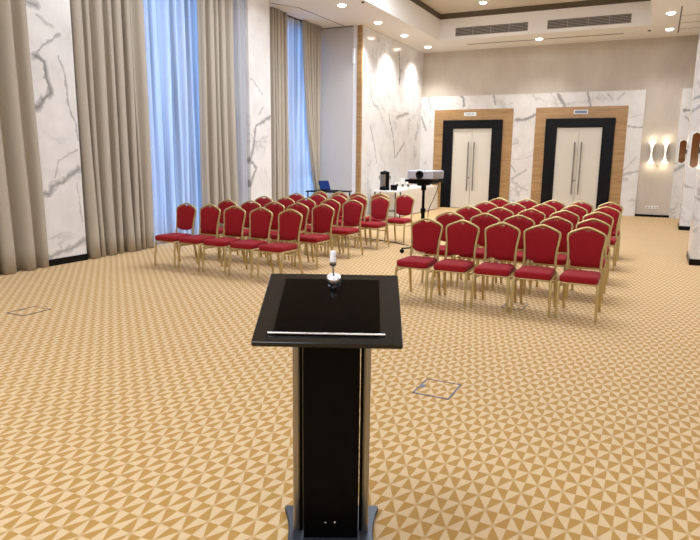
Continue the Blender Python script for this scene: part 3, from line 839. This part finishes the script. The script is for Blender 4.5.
b = MB(); b.tube([(.04, -.12, .12), (.05, -.17, .12), (.05, -.175, .09)], .014, n=8); b.tube([(.05, -.165, .12), (.05, -.165, .16)], .008, n=6); b.build('tap', M['black'], ur)
b = MB(); b.box(-.05, .1, -.07, .07, 0, .15)
o = b.build('tea_box', M['black'], None, .01, label='small dark box beside the coffee urn at the end of the white table', cat='box'); o.location = (-6.415, 15.64, .75)

def cup(x, y, z, label, logo=True, rz=0):
    r = empty('cup', (x, y, z), rz, label, 'cup', 'white cups on the buffet table')
    b = MB(); b.lathe([(.055, 0), (.06, .006), (.074, .16), (.078, .166), (.072, .164), (.056, .012), (.001, .01)], n=24, caps=False); b.build('body', M['ceramic'], r)
    if logo:
        b = MB(); R = lambda z: .0595 + .091 * z + .0012
        rows_ = []
        for z_ in (.045, .07, .1, .12):
            w = .55 if z_ in (.07, .1) else .35
            rows_.append([Vector((R(z_) * math.sin(t), -R(z_) * math.cos(t), z_)) for t in [-w + 2 * w * k / 6 for k in range(7)]])
        b.rings(rows_, closed_ring=False, caps=False); b.build('printed_mark', M['mark'], r)
ry = .35
cup(-6.85, 17.0, .752, 'white cup with grey mark, nearest the coffee urn on the cloth table', True, ry)
cup(-6.67, 17.0, .752, 'white cup with grey mark, middle one of the front three', True, ry)
cup(-6.5, 17.0, .752, 'white cup with grey mark, the one nearest the projector', True, ry)
cup(-6.86, 17.45, .752, 'plain white cup standing behind the marked ones, nearer the marble wall', False)
cup(-6.86, 17.45, .85, 'plain white cup stacked topmost inside the one behind the marked cups', False)
cup(-6.68, 17.45, .752, 'plain white cup half hidden behind the projector', False)
r = empty('saucer_stack', (-6.72, 16.12, .752), 0, 'low stack of white saucers beside the dark box on the cloth table', 'saucers')
b = MB()
for i in range(5): b.lathe([(.05, .012 * i), (.09, .012 * i + .012), (.088, .012 * i + .014), (.001, .012 * i + .004)], n=20, caps=False)
b.build('saucers', M['ceramic'], r)

# ------------------------------------------------------------------ light
def area(x, y, z, sx, sy, e, c=(.905, .97, 1.06), rot=(0, 0, 0), name='unseen_fill_lamp'):  # unseen area lamps added for general light, standing in for further downlights
    l = bpy.data.lights.new(name, 'AREA'); l.shape = 'RECTANGLE'; l.size = sx; l.size_y = sy; l.energy = e; l.color = c
    o = bpy.data.objects.new(name, l); col.objects.link(o); o.location = (x, y, z); o.rotation_euler = rot
for y in (.2, 9.6, 13): area(-3.28, y, zu + .1, 4.2, 2.0, 290)
area(-7.0, 8.5, Zc - .02, .5, 6, 50); area(-7.0, 1.5, Zc - .02, .5, 5, 45)
area(.35, 7.5, Zc - .02, .5, 6, 60); area(.35, 0, Zc - .02, .5, 5, 55)

w = bpy.data.worlds.new('world'); scene.world = w; w.use_nodes = True
nt = w.node_tree; nt.nodes.clear()
sky = nt.nodes.new('ShaderNodeBackground'); out = nt.nodes.new('ShaderNodeOutputWorld')
tc = nt.nodes.new('ShaderNodeTexCoord'); sx = nt.nodes.new('ShaderNodeSeparateXYZ'); cr = nt.nodes.new('ShaderNodeValToRGB')
nt.links.new(tc.outputs['Generated'], sx.inputs[0]); nt.links.new(sx.outputs[2], cr.inputs[0]); nt.links.new(cr.outputs[0], sky.inputs[0]); nt.links.new(sky.outputs[0], out.inputs[0])
cr.color_ramp.elements[0].position = 0; cr.color_ramp.elements[0].color = (.2, .42, .82, 1)
cr.color_ramp.elements[1].position = .35; cr.color_ramp.elements[1].color = (.26, .52, 1, 1)
sky.inputs[1].default_value = 4.8

scene.view_settings.view_transform = 'Standard'
scene.view_settings.exposure = 0
scene.view_settings.gamma = 1.08
scene.cycles.use_denoising = True
scene.cycles.max_bounces = 8; scene.cycles.diffuse_bounces = 4; scene.cycles.transparent_max_bounces = 12
scene.cycles.sample_clamp_indirect = 6
scene.cycles.caustics_reflective = False; scene.cycles.caustics_refractive = False
